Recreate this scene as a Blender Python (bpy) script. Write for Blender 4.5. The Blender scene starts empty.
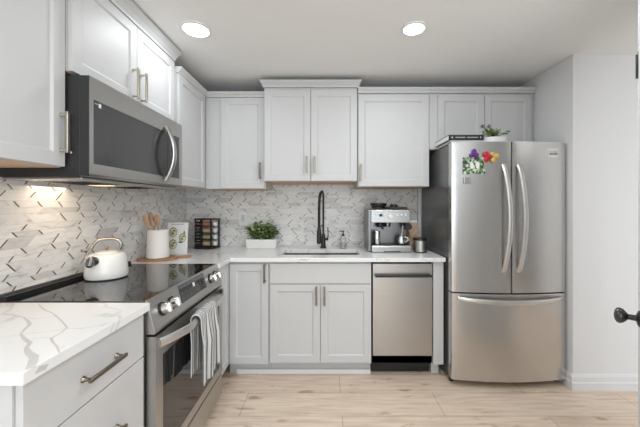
import bpy, bmesh, math, random
from mathutils import Vector, Matrix
random.seed(7)
S = bpy.context.scene
C = S.collection
PI = math.pi

# ------------------------------------------------------------------ camera, world, light, exposure
cam_d = bpy.data.cameras.new('camera'); cam = bpy.data.objects.new('camera', cam_d); C.objects.link(cam)
cam.location = (0, 0, 1.314); cam.rotation_euler = (PI/2, 0, 0)
cam_d.sensor_width = 36; cam_d.lens = 305/640*36
cam_d.shift_x = -7/640; cam_d.shift_y = -9/640
cam_d.clip_start = .05
S.camera = cam
w = bpy.data.worlds.new('world'); S.world = w; w.use_nodes = True
w.node_tree.nodes['Background'].inputs[0].default_value = (.86, .92, 1, 1)
w.node_tree.nodes['Background'].inputs[1].default_value = 1.0
S.view_settings.view_transform = 'Standard'; S.view_settings.look = 'None'
S.view_settings.gamma = 1; S.view_settings.use_curve_mapping = False
S.view_settings.exposure = 0.0

def area(name, loc, rot, sx, sy, power, color=(1, 1, 1), shape='RECTANGLE'):
    l = bpy.data.lights.new(name, 'AREA'); l.shape = shape; l.size = sx; l.size_y = sy
    l.energy = power; l.color = color
    o = bpy.data.objects.new(name, l); C.objects.link(o); o.location = loc; o.rotation_euler = rot
    return o
area('rear_fill', (.85, -2.93, 1.45), (PI/2, 0, 0), 3.4, 1.7, 57, (.84, .94, 1))  # large soft fill added behind the camera, evens out the room
area('side_fill', (3.13, -1.85, 1.4), (PI/2, 0, PI/2), 1.7, 1.5, 10, (.87, .955, 1))  # weaker side fill, added out of view

# ------------------------------------------------------------------ materials
def mat(name, col, rough=.5, metal=0, spec=.5, bump=None, var=None, emit=None, trans=0, coat=0, alpha=1):
    m = bpy.data.materials.new(name); m.use_nodes = True
    nt = m.node_tree; b = nt.nodes['Principled BSDF']
    b.inputs['Base Color'].default_value = (*col, 1); b.inputs['Roughness'].default_value = rough
    b.inputs['Metallic'].default_value = metal; b.inputs['Specular IOR Level'].default_value = spec
    b.inputs['Transmission Weight'].default_value = trans; b.inputs['Coat Weight'].default_value = coat
    tc = nt.nodes.new('ShaderNodeTexCoord')
    if emit:
        b.inputs['Emission Color'].default_value = (*emit[0], 1); b.inputs['Emission Strength'].default_value = emit[1]
    if var:     # (scale, amount, (sx,sy,sz))
        mp = nt.nodes.new('ShaderNodeMapping'); mp.inputs['Scale'].default_value = var[2]
        n = nt.nodes.new('ShaderNodeTexNoise'); n.inputs['Scale'].default_value = var[0]; n.inputs['Detail'].default_value = 5
        nt.links.new(tc.outputs['Object'], mp.inputs[0]); nt.links.new(mp.outputs[0], n.inputs['Vector'])
        r = nt.nodes.new('ShaderNodeMapRange')
        r.inputs['To Min'].default_value = 1-var[1]; r.inputs['To Max'].default_value = 1+var[1]
        nt.links.new(n.outputs['Fac'], r.inputs['Value'])
        mx = nt.nodes.new('ShaderNodeVectorMath'); mx.operation = 'SCALE'; mx.inputs[0].default_value = col
        nt.links.new(r.outputs[0], mx.inputs['Scale']); nt.links.new(mx.outputs[0], b.inputs['Base Color'])
    if bump:    # (scale, strength, (sx,sy,sz))
        mp = nt.nodes.new('ShaderNodeMapping'); mp.inputs['Scale'].default_value = bump[2]
        n = nt.nodes.new('ShaderNodeTexNoise'); n.inputs['Scale'].default_value = bump[0]; n.inputs['Detail'].default_value = 3
        nt.links.new(tc.outputs['Object'], mp.inputs[0]); nt.links.new(mp.outputs[0], n.inputs['Vector'])
        bp = nt.nodes.new('ShaderNodeBump'); bp.inputs['Strength'].default_value = bump[1]; bp.inputs['Distance'].default_value = .002
        nt.links.new(n.outputs['Fac'], bp.inputs['Height']); nt.links.new(bp.outputs[0], b.inputs['Normal'])
    return m
ONE = (1, 1, 1)
M = {}
M['cab'] = mat('white_cabinet_paint', (.60, .60, .598), .48, var=(3, .012, ONE))
M['toe'] = mat('toe_kick_paint', (.52, .53, .54), .45)
M['wood_under'] = mat('maple_underside', (.62, .42, .27), .5, var=(6, .2, (1, 12, 1)))
M['wall'] = mat('wall_paint', (.80, .80, .805), .75, bump=(120, .04, ONE))
M['ceil'] = mat('ceiling_paint', (.92, .92, .91), .85, bump=(90, .05, ONE))
M['trim'] = mat('trim_paint', (.78, .79, .80), .35)
M['steel'] = mat('brushed_steel', (.485, .475, .46), .30, 1, bump=(60, .10, (1, 1, 40)), var=(4, .04, (1, 1, 30)))
M['steel_fridge'] = mat('fridge_steel', (.60, .59, .575), .26, 1, bump=(50, .06, (30, 1, 1)), var=(3, .03, (20, 1, 1)))
M['steel_bright'] = mat('polished_steel', (.72, .71, .69), .18, 1)
M['steel_handle'] = mat('satin_steel', (.68, .67, .655), .36, 1)
M['machine'] = mat('machine_steel', (.38, .375, .365), .32, 1, bump=(60, .1, (1, 1, 30)))
M['chrome'] = mat('worn_chrome', (.42, .38, .33), .16, 1)
M['steel_dark'] = mat('dark_steel', (.20, .20, .20), .3, 1)
M['fridge_side'] = mat('fridge_side_coat', (.13, .132, .132), .25, .3, bump=(200, .05, ONE))
M['nickel'] = mat('champagne_nickel', (.23, .205, .165), .30, 1)
M['nickel_light'] = mat('pale_champagne_nickel', (.60, .55, .47), .30, 1)
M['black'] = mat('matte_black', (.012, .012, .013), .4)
M['blackgloss'] = mat('gloss_black', (.012, .012, .013), .1, coat=.3)
M['cookglass'] = mat('ceran_glass', (.010, .010, .011), .045, spec=.75)
M['ovenglass'] = mat('oven_glass', (.018, .018, .018), .06, spec=.9)
M['mwglass'] = mat('microwave_glass', (.035, .035, .037), .13, spec=.8)
M['charcoal'] = mat('charcoal_plastic', (.022, .022, .023), .45)
M['grey'] = mat('grey_plastic', (.30, .30, .31), .5)
M['white'] = mat('white_enamel', (.80, .79, .76), .22, coat=.3)
M['ceramic'] = mat('matte_ceramic', (.84, .80, .76), .5, bump=(60, .1, (1, 1, 4)))
M['paper'] = mat('paper_white', (.80, .80, .78), .7)
M['lettering'] = mat('pale_ink', (.45, .45, .44), .6)
M['lightring'] = mat('light_trim', (.82, .82, .82), .4)
M['bulb'] = mat('led_diffuser', (1, 1, 1), .5, emit=((1, .985, .96), 9))
M['leaf'] = mat('leaf_green', (.17, .27, .065), .5, var=(30, .5, ONE))
M['leaf_pale'] = mat('leaf_pale', (.40, .46, .20), .5, var=(30, .3, ONE))
M['leaf_dark'] = mat('leaf_dark', (.06, .11, .035), .5, var=(30, .4, ONE))
M['soil'] = mat('soil', (.05, .035, .02), .9)
M['wood'] = mat('acacia_wood', (.36, .185, .10), .5, var=(9, .35, (1, 6, 1)))
M['wood_spoon'] = mat('beech_wood', (.52, .32, .19), .55, var=(12, .2, (1, 1, .2)))
M['kraft'] = mat('kraft_paper', (.46, .32, .22), .7, bump=(14, 1, ONE), var=(9, .2, ONE))
M['spice_red'] = mat('paprika', (.36, .13, .06), .5)
M['spice_tan'] = mat('spice_tan', (.42, .30, .20), .5)
M['spice_green'] = mat('dried_herb', (.30, .27, .15), .6)
M['label_white'] = mat('jar_label', (.75, .75, .74), .5)
M['silver_cap'] = mat('jar_cap', (.10, .10, .105), .12, .7)
M['purple'] = mat('purple_felt', (.13, .02, .25), .5)
M['red'] = mat('red_felt', (.50, .015, .03), .45)
M['yellow'] = mat('yellow_felt', (.58, .42, .12), .5)
M['bowl'] = mat('olive_bowl', (.27, .27, .12), .5, var=(120, .5, ONE))
M['bowlcream'] = mat('cream_food', (.66, .64, .46), .5, var=(150, .3, ONE))
M['inkdark'] = mat('dark_ink', (.04, .05, .04), .5)
M['glass'] = mat('soap_glass', (.93, .96, .95), .03, trans=.92)
M['soap'] = mat('soap_liquid', (.70, .68, .62), .3)
M['grout'] = mat('grout', (.58, .56, .53), .8)
M['bronze'] = mat('bronze_inlay', (.22, .165, .11), .4, .6)
M['outlet'] = mat('outlet_plastic', (.76, .76, .75), .3)

def quartz():
    m = mat('white_quartz', (.84, .84, .835), .16, spec=.5)
    nt = m.node_tree; b = nt.nodes['Principled BSDF']
    tc = nt.nodes.new('ShaderNodeTexCoord')
    n = nt.nodes.new('ShaderNodeTexNoise'); n.inputs['Scale'].default_value = 1.7; n.inputs['Detail'].default_value = 5; n.inputs['Distortion'].default_value = .8
    nt.links.new(tc.outputs['Object'], n.inputs['Vector'])
    s = nt.nodes.new('ShaderNodeMath'); s.operation = 'SUBTRACT'; s.inputs[1].default_value = .5
    a = nt.nodes.new('ShaderNodeMath'); a.operation = 'ABSOLUTE'
    r = nt.nodes.new('ShaderNodeValToRGB'); r.color_ramp.elements[0].position = 0; r.color_ramp.elements[0].color = (.68, .68, .67, 1)
    r.color_ramp.elements[1].position = .012; r.color_ramp.elements[1].color = (.84, .84, .835, 1)
    nt.links.new(n.outputs['Fac'], s.inputs[0]); nt.links.new(s.outputs[0], a.inputs[0]); nt.links.new(a.outputs[0], r.inputs[0])
    nt.links.new(r.outputs[0], b.inputs['Base Color'])
    return m
M['quartz'] = quartz()
M['vein'] = mat('quartz_vein', (.60, .595, .58), .18, var=(30, .12, ONE))

def marble_tile():
    m = mat('marble_tile', (.75, .73, .70), .3)
    nt = m.node_tree; b = nt.nodes['Principled BSDF']
    tc = nt.nodes.new('ShaderNodeTexCoord'); at = nt.nodes.new('ShaderNodeAttribute'); at.attribute_name = 'tint'
    mp = nt.nodes.new('ShaderNodeMapping'); mp.inputs['Scale'].default_value = (1, 1, 3.2)
    n = nt.nodes.new('ShaderNodeTexNoise'); n.inputs['Scale'].default_value = 7; n.inputs['Detail'].default_value = 6; n.inputs['Distortion'].default_value = 1.4
    nt.links.new(tc.outputs['Object'], mp.inputs[0])
    ad = nt.nodes.new('ShaderNodeVectorMath'); ad.operation = 'ADD'
    sc = nt.nodes.new('ShaderNodeVectorMath'); sc.operation = 'SCALE'; sc.inputs['Scale'].default_value = 6
    nt.links.new(at.outputs['Color'], sc.inputs[0]); nt.links.new(sc.outputs[0], ad.inputs[1])
    nt.links.new(mp.outputs[0], ad.inputs[0]); nt.links.new(ad.outputs[0], n.inputs['Vector'])
    r = nt.nodes.new('ShaderNodeValToRGB')
    e = r.color_ramp.elements; e[0].position = .28; e[0].color = (.50, .48, .455, 1); e[1].position = .50; e[1].color = (.76, .75, .735, 1)
    x = e.new(.40); x.color = (.70, .685, .665, 1)
    nt.links.new(n.outputs['Fac'], r.inputs[0])
    mx = nt.nodes.new('ShaderNodeMix'); mx.data_type = 'RGBA'; mx.blend_type = 'MULTIPLY'; mx.inputs[0].default_value = 1
    nt.links.new(r.outputs[0], mx.inputs[6]); nt.links.new(at.outputs['Color'], mx.inputs[7])
    nt.links.new(mx.outputs[2], b.inputs['Base Color'])
    return m
M['tile'] = marble_tile()

def floor_mat():
    m = mat('oak_planks', (.6, .45, .3), .36)
    nt = m.node_tree; b = nt.nodes['Principled BSDF']
    tc = nt.nodes.new('ShaderNodeTexCoord')
    br = nt.nodes.new('ShaderNodeTexBrick'); br.offset = .5; br.offset_frequency = 2
    br.inputs['Scale'].default_value = 1; br.inputs['Brick Width'].default_value = 1.28; br.inputs['Row Height'].default_value = .232
    br.inputs['Mortar Size'].default_value = .0016; br.inputs['Mortar Smooth'].default_value = .3
    br.inputs['Color1'].default_value = (.845, .695, .56, 1); br.inputs['Color2'].default_value = (.77, .61, .48, 1)
    br.inputs['Mortar'].default_value = (.33, .22, .15, 1)
    mpb = nt.nodes.new('ShaderNodeMapping'); mpb.inputs['Location'].default_value = (-.094, -.038, 0)
    nt.links.new(tc.outputs['Object'], mpb.inputs[0]); nt.links.new(mpb.outputs[0], br.inputs['Vector'])
    mp = nt.nodes.new('ShaderNodeMapping'); mp.inputs['Scale'].default_value = (1.2, 14, 1)
    n = nt.nodes.new('ShaderNodeTexNoise'); n.inputs['Scale'].default_value = 3; n.inputs['Detail'].default_value = 7; n.inputs['Distortion'].default_value = .6
    nt.links.new(tc.outputs['Object'], mp.inputs[0]); nt.links.new(mp.outputs[0], n.inputs['Vector'])
    r = nt.nodes.new('ShaderNodeValToRGB'); e = r.color_ramp.elements
    e[0].position = .33; e[0].color = (.80, .77, .74, 1); e[1].position = .6; e[1].color = (1, 1, 1, 1)
    nt.links.new(n.outputs['Fac'], r.inputs[0])
    mp2 = nt.nodes.new('ShaderNodeMapping'); mp2.inputs['Scale'].default_value = (2.2, 7, 1)
    n2 = nt.nodes.new('ShaderNodeTexNoise'); n2.inputs['Scale'].default_value = 2.1; n2.inputs['Detail'].default_value = 3
    nt.links.new(tc.outputs['Object'], mp2.inputs[0]); nt.links.new(mp2.outputs[0], n2.inputs['Vector'])
    r2 = nt.nodes.new('ShaderNodeValToRGB'); e = r2.color_ramp.elements
    e[0].position = .62; e[0].color = (1, 1, 1, 1); e[1].position = .72; e[1].color = (.62, .51, .43, 1)
    nt.links.new(n2.outputs['Fac'], r2.inputs[0])
    a = nt.nodes.new('ShaderNodeMix'); a.data_type = 'RGBA'; a.blend_type = 'MULTIPLY'; a.inputs[0].default_value = 1
    c = nt.nodes.new('ShaderNodeMix'); c.data_type = 'RGBA'; c.blend_type = 'MULTIPLY'; c.inputs[0].default_value = 1
    nt.links.new(br.outputs['Color'], a.inputs[6]); nt.links.new(r.outputs[0], a.inputs[7])
    nt.links.new(a.outputs[2], c.inputs[6]); nt.links.new(r2.outputs[0], c.inputs[7])
    nt.links.new(c.outputs[2], b.inputs['Base Color'])
    return m
M['floor'] = floor_mat()

def towel_mat():
    m = mat('striped_cotton', (.7, .7, .7), .9)
    nt = m.node_tree; b = nt.nodes['Principled BSDF']
    tc = nt.nodes.new('ShaderNodeTexCoord'); sp = nt.nodes.new('ShaderNodeSeparateXYZ')
    nt.links.new(tc.outputs['UV'], sp.inputs[0])
    mu = nt.nodes.new('ShaderNodeMath'); mu.operation = 'MULTIPLY'; mu.inputs[1].default_value = 15
    fr = nt.nodes.new('ShaderNodeMath'); fr.operation = 'FRACT'
    r = nt.nodes.new('ShaderNodeValToRGB'); r.color_ramp.interpolation = 'CONSTANT'
    e = r.color_ramp.elements; e[0].position = 0; e[0].color = (.62, .615, .60, 1); e[1].position = .50; e[1].color = (.15, .15, .155, 1)
    x = e.new(.85); x.color = (.62, .615, .60, 1)
    nt.links.new(sp.outputs[0], mu.inputs[0]); nt.links.new(mu.outputs[0], fr.inputs[0]); nt.links.new(fr.outputs[0], r.inputs[0])
    nt.links.new(r.outputs[0], b.inputs['Base Color'])
    return m
M['towel'] = towel_mat()

def card_mat():
    m = mat('floral_print', (.5, .5, .5), .5)
    nt = m.node_tree; b = nt.nodes['Principled BSDF']
    tc = nt.nodes.new('ShaderNodeTexCoord')
    n = nt.nodes.new('ShaderNodeTexNoise'); n.inputs['Scale'].default_value = 48; n.inputs['Detail'].default_value = 2
    nt.links.new(tc.outputs['Object'], n.inputs['Vector'])
    r = nt.nodes.new('ShaderNodeValToRGB'); e = r.color_ramp.elements
    e[0].position = .42; e[0].color = (.03, .04, .03, 1); e[1].position = .62; e[1].color = (.66, .66, .60, 1)
    x = e.new(.48); x.color = (.10, .22, .09, 1); y = e.new(.53); y.color = (.27, .38, .22, 1)
    nt.links.new(n.outputs['Fac'], r.inputs[0]); nt.links.new(r.outputs[0], b.inputs['Base Color'])
    return m
M['card'] = card_mat()

# ------------------------------------------------------------------ mesh helper
class MB:
    def __init__(s): s.v = []; s.f = []; s.m = []; s.uv = {}; s.tint = {}
    def add(s, vs, fs, mi=0, T=None):
        o = len(s.v)
        s.v += [tuple(T @ Vector(p)) if T else tuple(p) for p in vs]
        for f in fs: s.f.append(tuple(i+o for i in f)); s.m.append(mi)
        return s
    def box(s, x0, x1, y0, y1, z0, z1, mi=0, T=None):
        vs = [(x, y, z) for z in (z0, z1) for y in (y0, y1) for x in (x0, x1)]
        return s.add(vs, [(0, 2, 3, 1), (4, 5, 7, 6), (0, 1, 5, 4), (2, 6, 7, 3), (0, 4, 6, 2), (1, 3, 7, 5)], mi, T)
    def prism(s, poly, a, b, axis='z', mi=0, T=None):
        n = len(poly)
        def P(u, v, t): return {'z': (u, v, t), 'x': (t, u, v), 'y': (u, t, v)}[axis]
        vs = [P(u, v, a) for u, v in poly] + [P(u, v, b) for u, v in poly]
        fs = [tuple(range(n)), tuple(range(2*n-1, n-1, -1))] + [(i, i+n, (i+1) % n + n, (i+1) % n) for i in range(n)]
        return s.add(vs, fs, mi, T)
    def tube(s, pts, r, n=10, mi=0, flat=1.0, up=None):
        pts = [Vector(p) for p in pts]; k = len(pts)
        rs = r if isinstance(r, (list, tuple)) else [r]*k
        vs = []; prev = None
        for i, p in enumerate(pts):
            t = (pts[min(i+1, k-1)]-pts[max(i-1, 0)]).normalized()
            if prev is None:
                u = Vector(up) if up else (Vector((0, 0, 1)) if abs(t.z) < .9 else Vector((1, 0, 0)))
            else: u = prev
            u = (u - t*u.dot(t)).normalized(); prev = u; w_ = t.cross(u)
            for j in range(n):
                a = 2*PI*j/n
                vs.append(p + u*math.cos(a)*rs[i] + w_*math.sin(a)*rs[i]*flat)
        fs = [(i*n+j, i*n+(j+1) % n, (i+1)*n+(j+1) % n, (i+1)*n+j) for i in range(k-1) for j in range(n)]
        fs += [tuple(range(n-1, -1, -1)), tuple(range((k-1)*n, k*n))]
        return s.add(vs, fs, mi)
    def lathe(s, prof, c=(0, 0, 0), n=28, mi=0, rot=None, sx=1, sy=1):
        vs = []
        for r, z in prof:
            for j in range(n):
                a = 2*PI*j/n; vs.append((r*math.cos(a)*sx, r*math.sin(a)*sy, z))
        k = len(prof)
        fs = [(i*n+j, i*n+(j+1) % n, (i+1)*n+(j+1) % n, (i+1)*n+j) for i in range(k-1) for j in range(n)]
        fs += [tuple(range(n-1, -1, -1)), tuple(range((k-1)*n, k*n))]
        T = Matrix.Translation(c) @ (rot if rot else Matrix())
        return s.add(vs, fs, mi, T)
    def build(s, name, mats, parent=None, bevel=0, smooth=False, seg=2, angle=.6):
        me = bpy.data.meshes.new(name); me.from_pydata(s.v, [], s.f)
        if not isinstance(mats, (list, tuple)): mats = [mats]
        for m in mats: me.materials.append(M[m] if isinstance(m, str) else m)
        me.polygons.foreach_set('material_index', s.m)
        bm = bmesh.new(); bm.from_mesh(me); bmesh.ops.recalc_face_normals(bm, faces=bm.faces); bm.to_mesh(me); bm.free()
        o = bpy.data.objects.new(name, me); C.objects.link(o)
        if parent: o.parent = parent
        if bevel:
            md = o.modifiers.new('bevel', 'BEVEL'); md.width = bevel; md.segments = seg; md.limit_method = 'ANGLE'; md.angle_limit = .7
        if smooth:
            for p in me.polygons: p.use_smooth = True
            try: me.set_sharp_from_angle(angle=angle)
            except Exception: pass
        me.update()
        return o
def RX(a): return Matrix.Rotation(a, 4, 'X')
def RY(a): return Matrix.Rotation(a, 4, 'Y')
def RZ(a): return Matrix.Rotation(a, 4, 'Z')
def TR(x, y, z): return Matrix.Translation((x, y, z))

def tag(o, label, cat, group=None, kind=None):
    o['label'] = label; o['category'] = cat
    if group: o['group'] = group
    if kind: o['kind'] = kind
    return o
def thing(name, label, cat, loc, rz=0, group=None):
    o = bpy.data.objects.new(name, None); C.objects.link(o); o.location = loc; o.rotation_euler = (0, 0, rz)
    o.empty_display_size = .05
    return tag(o, label, cat, group)
def struct(o): o['kind'] = 'structure'; return o

# ------------------------------------------------------------------ room shell
XL, YB, ZC = -1.36, 2.94, 2.38
def sbox(name, a, m):
    return struct(MB().box(*a).build(name, m))
sbox('floor', (XL-.1, 3.3, -3.1, 3.04, -.1, 0), 'floor')
sbox('ceiling', (XL-.1, 3.3, -3.1, 3.04, ZC, ZC+.1), 'ceil')
wl = sbox('wall_left', (XL-.1, XL, -3.1, 3.04, 0, ZC), 'wall')
wb = sbox('wall_back', (XL, 1.745, YB, YB+.1, 0, ZC), 'wall')
sbox('wall_alcove', (1.745, 3.2, 2.165, 3.04, 0, ZC), 'wall')
def wall_open(name, axis, at, th, a0, a1, openings, m='wall'):
    mb = MB(); cuts = sorted({a0, a1, *[v for o in openings for v in o[:2]]})
    for u0, u1 in zip(cuts, cuts[1:]):
        op = [o for o in openings if o[0] <= u0 and o[1] >= u1]
        zs = [(0, ZC)] if not op else [(0, op[0][2]), (op[0][3], ZC)]
        for z0, z1 in zs:
            if z1-z0 < 1e-4: continue
            if axis == 'x': mb.box(at, at+th, u0, u1, z0, z1)
            else: mb.box(u0, u1, at, at+th, z0, z1)
    return struct(mb.build(name, m))
wall_open('wall_right', 'x', 3.2, .1, -3.1, 2.165, [(-2.75, -.95, .6, 2.2)])
wall_open('wall_front', 'y', -3.1, .1, XL, 3.2, [(-.9, 2.6, .55, 2.3)])
def added_window(name, axis, a0, a1, z0, z1, at):
    mb = MB(); t = .05
    def bx(u0, u1, v0, v1):
        if axis == 'y': mb.box(u0, u1, at, at+.06, v0, v1)
        else: mb.box(at, at+.06, u0, u1, v0, v1)
    bx(a0, a0+t, z0, z1); bx(a1-t, a1, z0, z1); bx(a0+t, a1-t, z0, z0+t); bx(a0+t, a1-t, z1-t, z1)
    mid = (a0+a1)/2; bx(mid-t/2, mid+t/2, z0+t, z1-t)
    return struct(mb.build(name, 'trim'))
added_window('added_window_1', 'y', -.9, 2.6, .55, 2.3, -3.09)  # unseen, added so the steel has something to reflect
added_window('added_window_2', 'x', -2.75, -.95, .6, 2.2, 3.23)  # second added opening, also out of view, for the steel reflections
struct(MB().box(3.165, 3.198, -.75, .45, .005, 2.03).build('added_dark_door', mat('added_door_paint', (.04, .035, .03), .5)))  # unseen dark door, added to darken the refrigerator's reflection
# baseboards: profile (out, z)
bprof = [(0, 0), (.016, 0), (.016, .052), (.011, .060), (.011, .092), (.007, .104), (.003, .112), (0, .112)]
mb = MB(); mb.prism([(2.165-o, z) for o, z in bprof], 1.729, 3.2, 'x')
struct(mb.build('baseboard_right', 'trim'))
mb = MB(); mb.prism([(1.745-o, z) for o, z in bprof], 2.1652, YB-.0005, 'y')
struct(mb.build('baseboard_alcove', 'trim'))

# ------------------------------------------------------------------ backsplash (part of each wall)
def backsplash(name, to_world, u0, u1, ztop, parent, seed):
    """to_world(u, v, d): wall coordinates, d out of the wall; ztop(u) = list of (ua, ub, z)."""
    rnd = random.Random(seed)
    mb = MB(); tints = {}
    def quad(pts, d, mi, tint=(1, 1, 1)):
        mb.add([to_world(u, v, d) for u, v in pts], [tuple(range(len(pts)))], mi); tints[len(mb.f)-1] = tint
    for ua, ub, z1 in ztop:
        o = len(mb.f); mb.add([to_world(u, v, d) for d in (.0005, .006) for u, v in ((ua, .9145), (ub, .9145), (ub, z1), (ua, z1))],
                              [(0, 1, 2, 3), (4, 5, 6, 7), (0, 1, 5, 4), (1, 2, 6, 5), (2, 3, 7, 6), (3, 0, 4, 7)], 0)
        for k in range(o, len(mb.f)): tints[k] = (1, 1, 1)
    H = [.047, .026, .031]; z = .9145; row = 0
    top_max = max(t[2] for t in ztop)
    def top_at(u): return max([t[2] for t in ztop if t[0]-1e-6 <= u <= t[1]+1e-6] or [0])
    while z < top_max:
        h = H[row % 3]; dr = 1 if row % 2 == 0 else -1; u = u0-.2+rnd.random()*.12
        g = .0006
        while u < u1+.1:
            L = rnd.uniform(.11, .18) if h > .04 else rnd.uniform(.08, .16)
            zt = min(z+h, top_at(min(max(u+L/2, u0), u1)))
            hh = zt-z
            if hh > .004:
                s = dr*hh*.92; base = -s/2
                def cl(x): return min(max(x, u0), u1)
                pts = [(cl(u+base+g), z+g), (cl(u+L+base-g), z+g), (cl(u+L+base+s-g), zt-g), (cl(u+base+s+g), zt-g)]
                if pts[1][0]-pts[0][0] > .003:
                    t = rnd.uniform(.93, 1.03)
                    if rnd.random() < .09: t = rnd.uniform(.74, .86)
                    wv = rnd.uniform(0, .035)
                    quad(pts, .0066, 1, (t, t-wv*.5, t-wv))
                if u0+.02 < u < u1-.02 and rnd.random() < .76:
                    wd = .0040
                    e = .10 if rnd.random() < .7 else .35
                    za, zb = z+hh*e, zt-hh*.08
                    def ux(v): return u+base+s*(v-z)/hh
                    quad([(ux(za)-wd, za), (ux(za)+wd, za), (ux(zb)+wd, zb), (ux(zb)-wd, zb)], .0072, 2)
            u += L
        z += h; row += 1
    o = mb.build(name, ['grout', 'tile', 'bronze'], parent)
    ca = o.data.color_attributes.new('tint', 'FLOAT_COLOR', 'CORNER')
    for p in o.data.polygons:
        c = tints.get(p.index, (1, 1, 1))
        for li in p.loop_indices: ca.data[li].color = (*c, 1)
    return o
backsplash('backsplash', lambda u, v, d: (XL+d, u, v), .62, YB-.0075, [(.62, 1.249, 1.462), (1.249, 2.052, 1.425), (2.052, YB-.0075, 1.448)], wl, 3)
backsplash('backsplash', lambda u, v, d: (u, YB-d, v), XL+.0075, .868, [(XL+.0075, -.53, 1.448), (-.53, .265, 1.505), (.265, .868, 1.46)], wb, 11)
# dark metal edge strip where the tile ends
MB().box(.868, .875, YB-.009, YB, .9145, 1.46).build('tile_edge_strip', 'steel_dark', wb)

# ------------------------------------------------------------------ cabinetry helpers (local frame: x along, -y to the room, z up)
def door_mesh(mb, x0, x1, z0, z1, yf=-.02, fr=.052, flat=False, mi=0):
    if flat:
        mb.box(x0, x1, yf, 0-.001, z0, z1, mi); return
    e = .0085; d = .008
    # outer slab with recessed panel, bevelled inner step
    X = [x0, x0+fr, x0+fr+e, x1-fr-e, x1-fr, x1]; Z = [z0, z0+fr, z0+fr+e, z1-fr-e, z1-fr, z1]
    def ring(i, y): return [(X[i], y, Z[i]), (X[5-i], y, Z[i]), (X[5-i], y, Z[5-i]), (X[i], y, Z[5-i])]
    vs = ring(0, -.001) + ring(0, yf) + ring(1, yf) + ring(2, yf+d)
    fs = [(3, 2, 1, 0)]
    for a in (0, 4, 8):
        for j in range(4): fs.append((a+j, a+(j+1) % 4, a+4+(j+1) % 4, a+4+j))
    fs.append((12, 13, 14, 15))
    mb.add(vs, fs, mi)
def pull(parent, x, z, L=.14, vertical=True, yf=-.02, m='nickel', flare=False, name='handle'):
    mb = MB(); out = .030; r = .0052
    a = L/2
    if vertical: ends = [(x, z-a*.86), (x, z+a*.86)]; p0, p1 = (x, yf-out, z-a), (x, yf-out, z+a)
    else: ends = [(x-a*.86, z), (x+a*.86, z)]; p0, p1 = (x-a, yf-out, z), (x+a, yf-out, z)
    if vertical: mb.box(x-.0065, x+.0065, yf-out-.005, yf-out+.005, z-a, z+a)
    else: mb.box(x-a, x+a, yf-out-.005, yf-out+.005, z-.006, z+.006)
    for ex, ez in ends:
        prof = [(.0105 if flare else .0075, 0), (.0095 if flare else .0075, .004), (.0055, .010), (.0055, out-.004)]
        mb.lathe(prof, (ex, yf, ez), 12, rot=RX(PI/2))
    return mb.build(name, m, parent, bevel=.0015, smooth=True)
def crown(parent, x0, x1, depth, z0, prof, left, right, yf=0):
    mb = MB(); vs = []
    for out, z in prof:
        l = x0-out*left; r = x1+out*right
        vs += [(l, depth, z0+z), (l, yf-out, z0+z), (r, yf-out, z0+z), (r, depth, z0+z)]
    fs = []
    for i in range(len(prof)-1):
        for j in range(3): fs.append((i*4+j, i*4+j+1, i*4+5+j, i*4+4+j))
        fs.append((i*4+3, i*4, i*4+4, i*4+7))
    n = len(prof)-1
    fs += [(0, 3, 2, 1), (n*4, n*4+1, n*4+2, n*4+3)]
    mb.add(vs, fs); return mb.build('crown_molding', 'cab', parent)
CR_S = [(.0, 0), (.020, 0), (.022, .012), (.034, .026), (.038, .034), (.038, .043), (0, .043)]
CR_B = [(.0, 0), (.020, 0), (.022, .014), (.036, .034), (.052, .050), (.056, .058), (.056, .070), (0, .070)]
def cabinet(name, label, loc, rz, w, h, depth, doors, cat='cabinet', cr=None, under=True, base=0, toe=None, group=None):
    """doors: (x0, x1, z0, z1, kind, handle)  handle: (x, z, L, vertical, material, flare)"""
    t = thing(name, label, cat, loc, rz, group)
    mb = MB(); mb.box(0, w, 0, depth, base, h, 0)
    if under: mb.box(.004, w-.004, .004, depth-.004, base-.0025, base-.0002, 1)
    mb.build('carcass', ['cab', 'wood_under'], t)
    for d in doors:
        x0, x1, z0, z1, kind, hd = d
        m2 = MB(); door_mesh(m2, x0, x1, z0, z1, flat=(kind in ('flat', 'false_front')))
        nm = {'flat': 'drawer', 'shaker': 'door', 'false_front': 'false_front'}[kind]
        dd = m2.build(nm, 'cab', t, bevel=.0015)
        if hd:
            if hd[0] == 'knob':
                k = MB(); k.lathe([(.006, 0), (.005, .012), (.012, .018), (.013, .024), (.009, .028)], (hd[1], -.02, hd[2]), 14, rot=RX(PI/2))
                k.build('knob', 'nickel', dd, smooth=True)
            else: pull(dd, hd[0], hd[1], hd[2], hd[3], m=hd[4], flare=hd[5])
    if toe:
        m3 = MB(); m3.box(0, w, toe, depth, 0.001, base-.0005, 0); m3.build('toe_kick', 'toe', t)
    if cr: crown(t, 0, w, depth, h, cr[0], cr[1], cr[2], -.0)
    return t

G = .0015
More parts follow.
